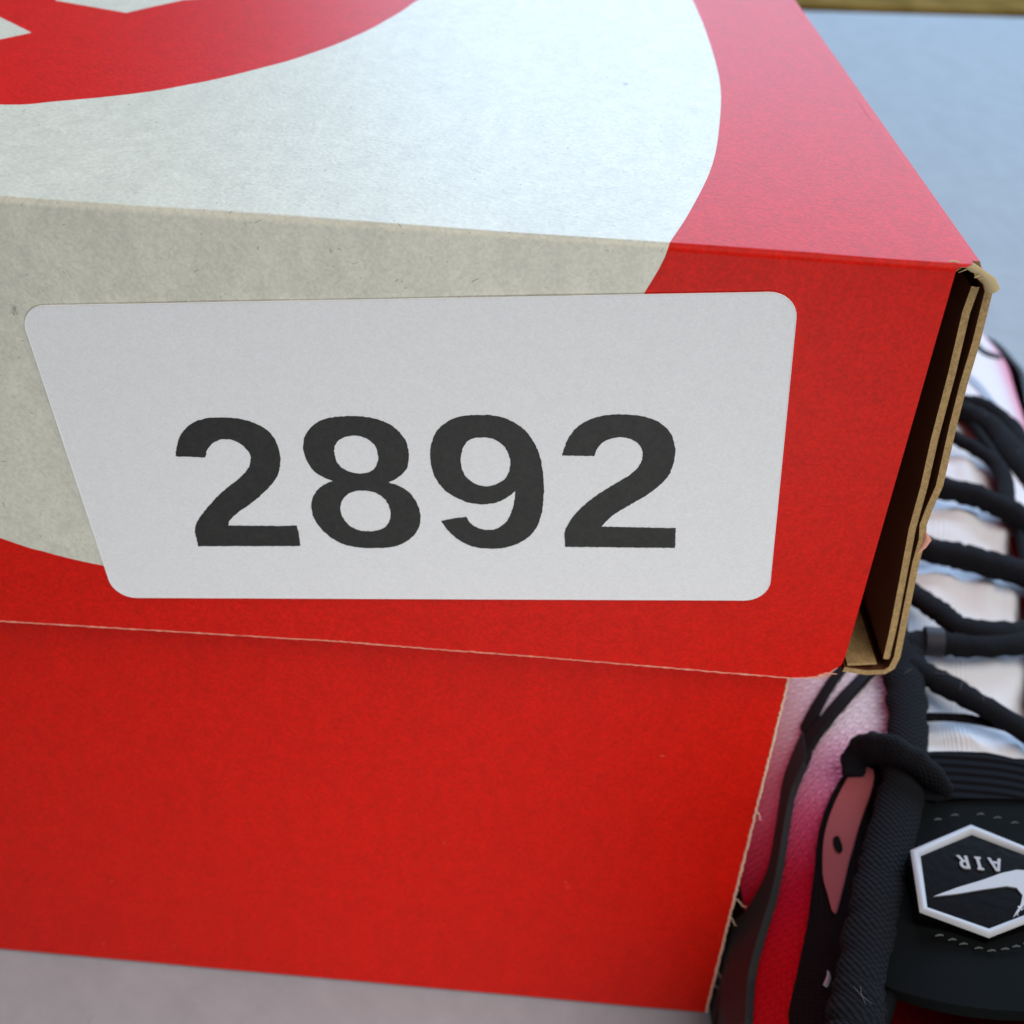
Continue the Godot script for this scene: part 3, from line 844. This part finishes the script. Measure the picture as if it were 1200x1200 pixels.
# ---------------------------------------------------------------- table
func slab(st: SurfaceTool, lo: Vector3, hi: Vector3, ch: float) -> void:
	# a box with chamfered upper edges
	var c := [Vector3(lo.x, hi.y - ch, lo.z), Vector3(hi.x, hi.y - ch, lo.z), Vector3(hi.x, hi.y - ch, hi.z), Vector3(lo.x, hi.y - ch, hi.z)]
	var t := [Vector3(lo.x + ch, hi.y, lo.z + ch), Vector3(hi.x - ch, hi.y, lo.z + ch), Vector3(hi.x - ch, hi.y, hi.z - ch), Vector3(lo.x + ch, hi.y, hi.z - ch)]
	var b := [Vector3(lo.x, lo.y, lo.z), Vector3(hi.x, lo.y, lo.z), Vector3(hi.x, lo.y, hi.z), Vector3(lo.x, lo.y, hi.z)]
	var out := [Vector3.FORWARD, Vector3.RIGHT, Vector3.BACK, Vector3.LEFT]
	var f := func(p: Vector3, n: Vector3): return [p, n, (Vector2(p.x, p.z) if n.y > 0.3 else Vector2(p.x + p.z, p.y)) / 220.0]
	quad(st, f.call(t[0], Vector3.UP), f.call(t[1], Vector3.UP), f.call(t[2], Vector3.UP), f.call(t[3], Vector3.UP))
	quad(st, f.call(b[0], Vector3.DOWN), f.call(b[1], Vector3.DOWN), f.call(b[2], Vector3.DOWN), f.call(b[3], Vector3.DOWN))
	for i in 4:
		var j := (i + 1) % 4
		quad(st, f.call(b[i], out[i]), f.call(b[j], out[i]), f.call(c[j], out[i]), f.call(c[i], out[i]))
		var n: Vector3 = (out[i] + Vector3.UP).normalized()
		quad(st, f.call(c[i], n), f.call(c[j], n), f.call(t[j], n), f.call(t[i], n))

func table() -> void:
	var t := thing("table", "grey satin table with a tan wooden strip along its far edge", "table")
	t.position = Vector3(240, FLOOR, -677) * MM
	t.rotation.y = 0.1445
	var st := mb()
	slab(st, Vector3(-900, -22, 0), Vector3(700, 0, 1150), 1.0)
	obj("tabletop", t, [[st, M.table]])
	st = mb()
	slab(st, Vector3(-900, -40, -160), Vector3(700, 3, -2), 1.5)
	obj("edge_strip", t, [[st, M.wood]])

# ---------------------------------------------------------------- scene
func _ready() -> void:
	rng.seed = 7
	wob.seed = 5
	wob.frequency = 0.045
	wob.fractal_octaves = 3
	var cam := Camera3D.new()
	cam.name = "camera"
	cam.fov = 47.175
	cam.near = 0.01
	cam.far = 30.0
	cam.transform = Transform3D(Basis(Vector3(0.996514,0.045316,-0.070041),Vector3(-0.078100,0.801866,-0.592378),Vector3(0.029320,0.595783,0.802610)).orthonormalized(), Vector3(40.650,43.885,102.063) * MM)
	var lens := CameraAttributesPhysical.new()
	lens.frustum_focal_length = 27.483
	lens.exposure_aperture = 26.0
	lens.frustum_focus_distance = 0.118
	lens.frustum_near = 0.01
	lens.frustum_far = 30.0
	cam.attributes = lens
	add_child(cam)
	cam.current = true
	var env := Environment.new()
	env.background_mode = Environment.BG_COLOR
	env.background_color = Color(0.80, 0.82, 0.86)
	env.background_energy_multiplier = 0.08
	env.tonemap_mode = Environment.TONE_MAPPER_LINEAR
	env.tonemap_exposure = 1.0
	env.sdfgi_enabled = true
	env.ssao_enabled = true
	env.ssil_enabled = true
	var we := WorldEnvironment.new()
	we.name = "environment"
	we.environment = env
	add_child(we)
	area_light("window_light", Vector3(0.75, 0.80, -1.6), Vector3(0.05, 0.0, -0.05), Vector2(2.6, 0.9), Color(0.73, 0.86, 1.0), 5.8)
	area_light("ceiling_light", Vector3(0.55, 1.25, 0.40), Vector3(0.05, -0.05, 0.0), Vector2(1.3, 1.0), Color(1.0, 0.985, 0.96), 1.85)
	area_light("added_front_fill", Vector3(0.065, -0.085, 0.155), Vector3(0.045, -0.10, 0.0), Vector2(0.12, 0.03), Color(1.0, 1.0, 0.99), 0.0135)  # added fill, low in front, to brighten the box's lower front; no real lamp
	materials()
	table()
	shoe_box()
	sneaker()

func area_light(called: String, from: Vector3, to: Vector3, size: Vector2, col: Color, energy: float) -> void:
	var l := AreaLight3D.new()
	l.name = called
	l.area_size = size
	l.light_color = col
	l.light_energy = energy
	l.area_range = 8.0
	l.shadow_enabled = true
	add_child(l)
	l.look_at_from_position(from, to)
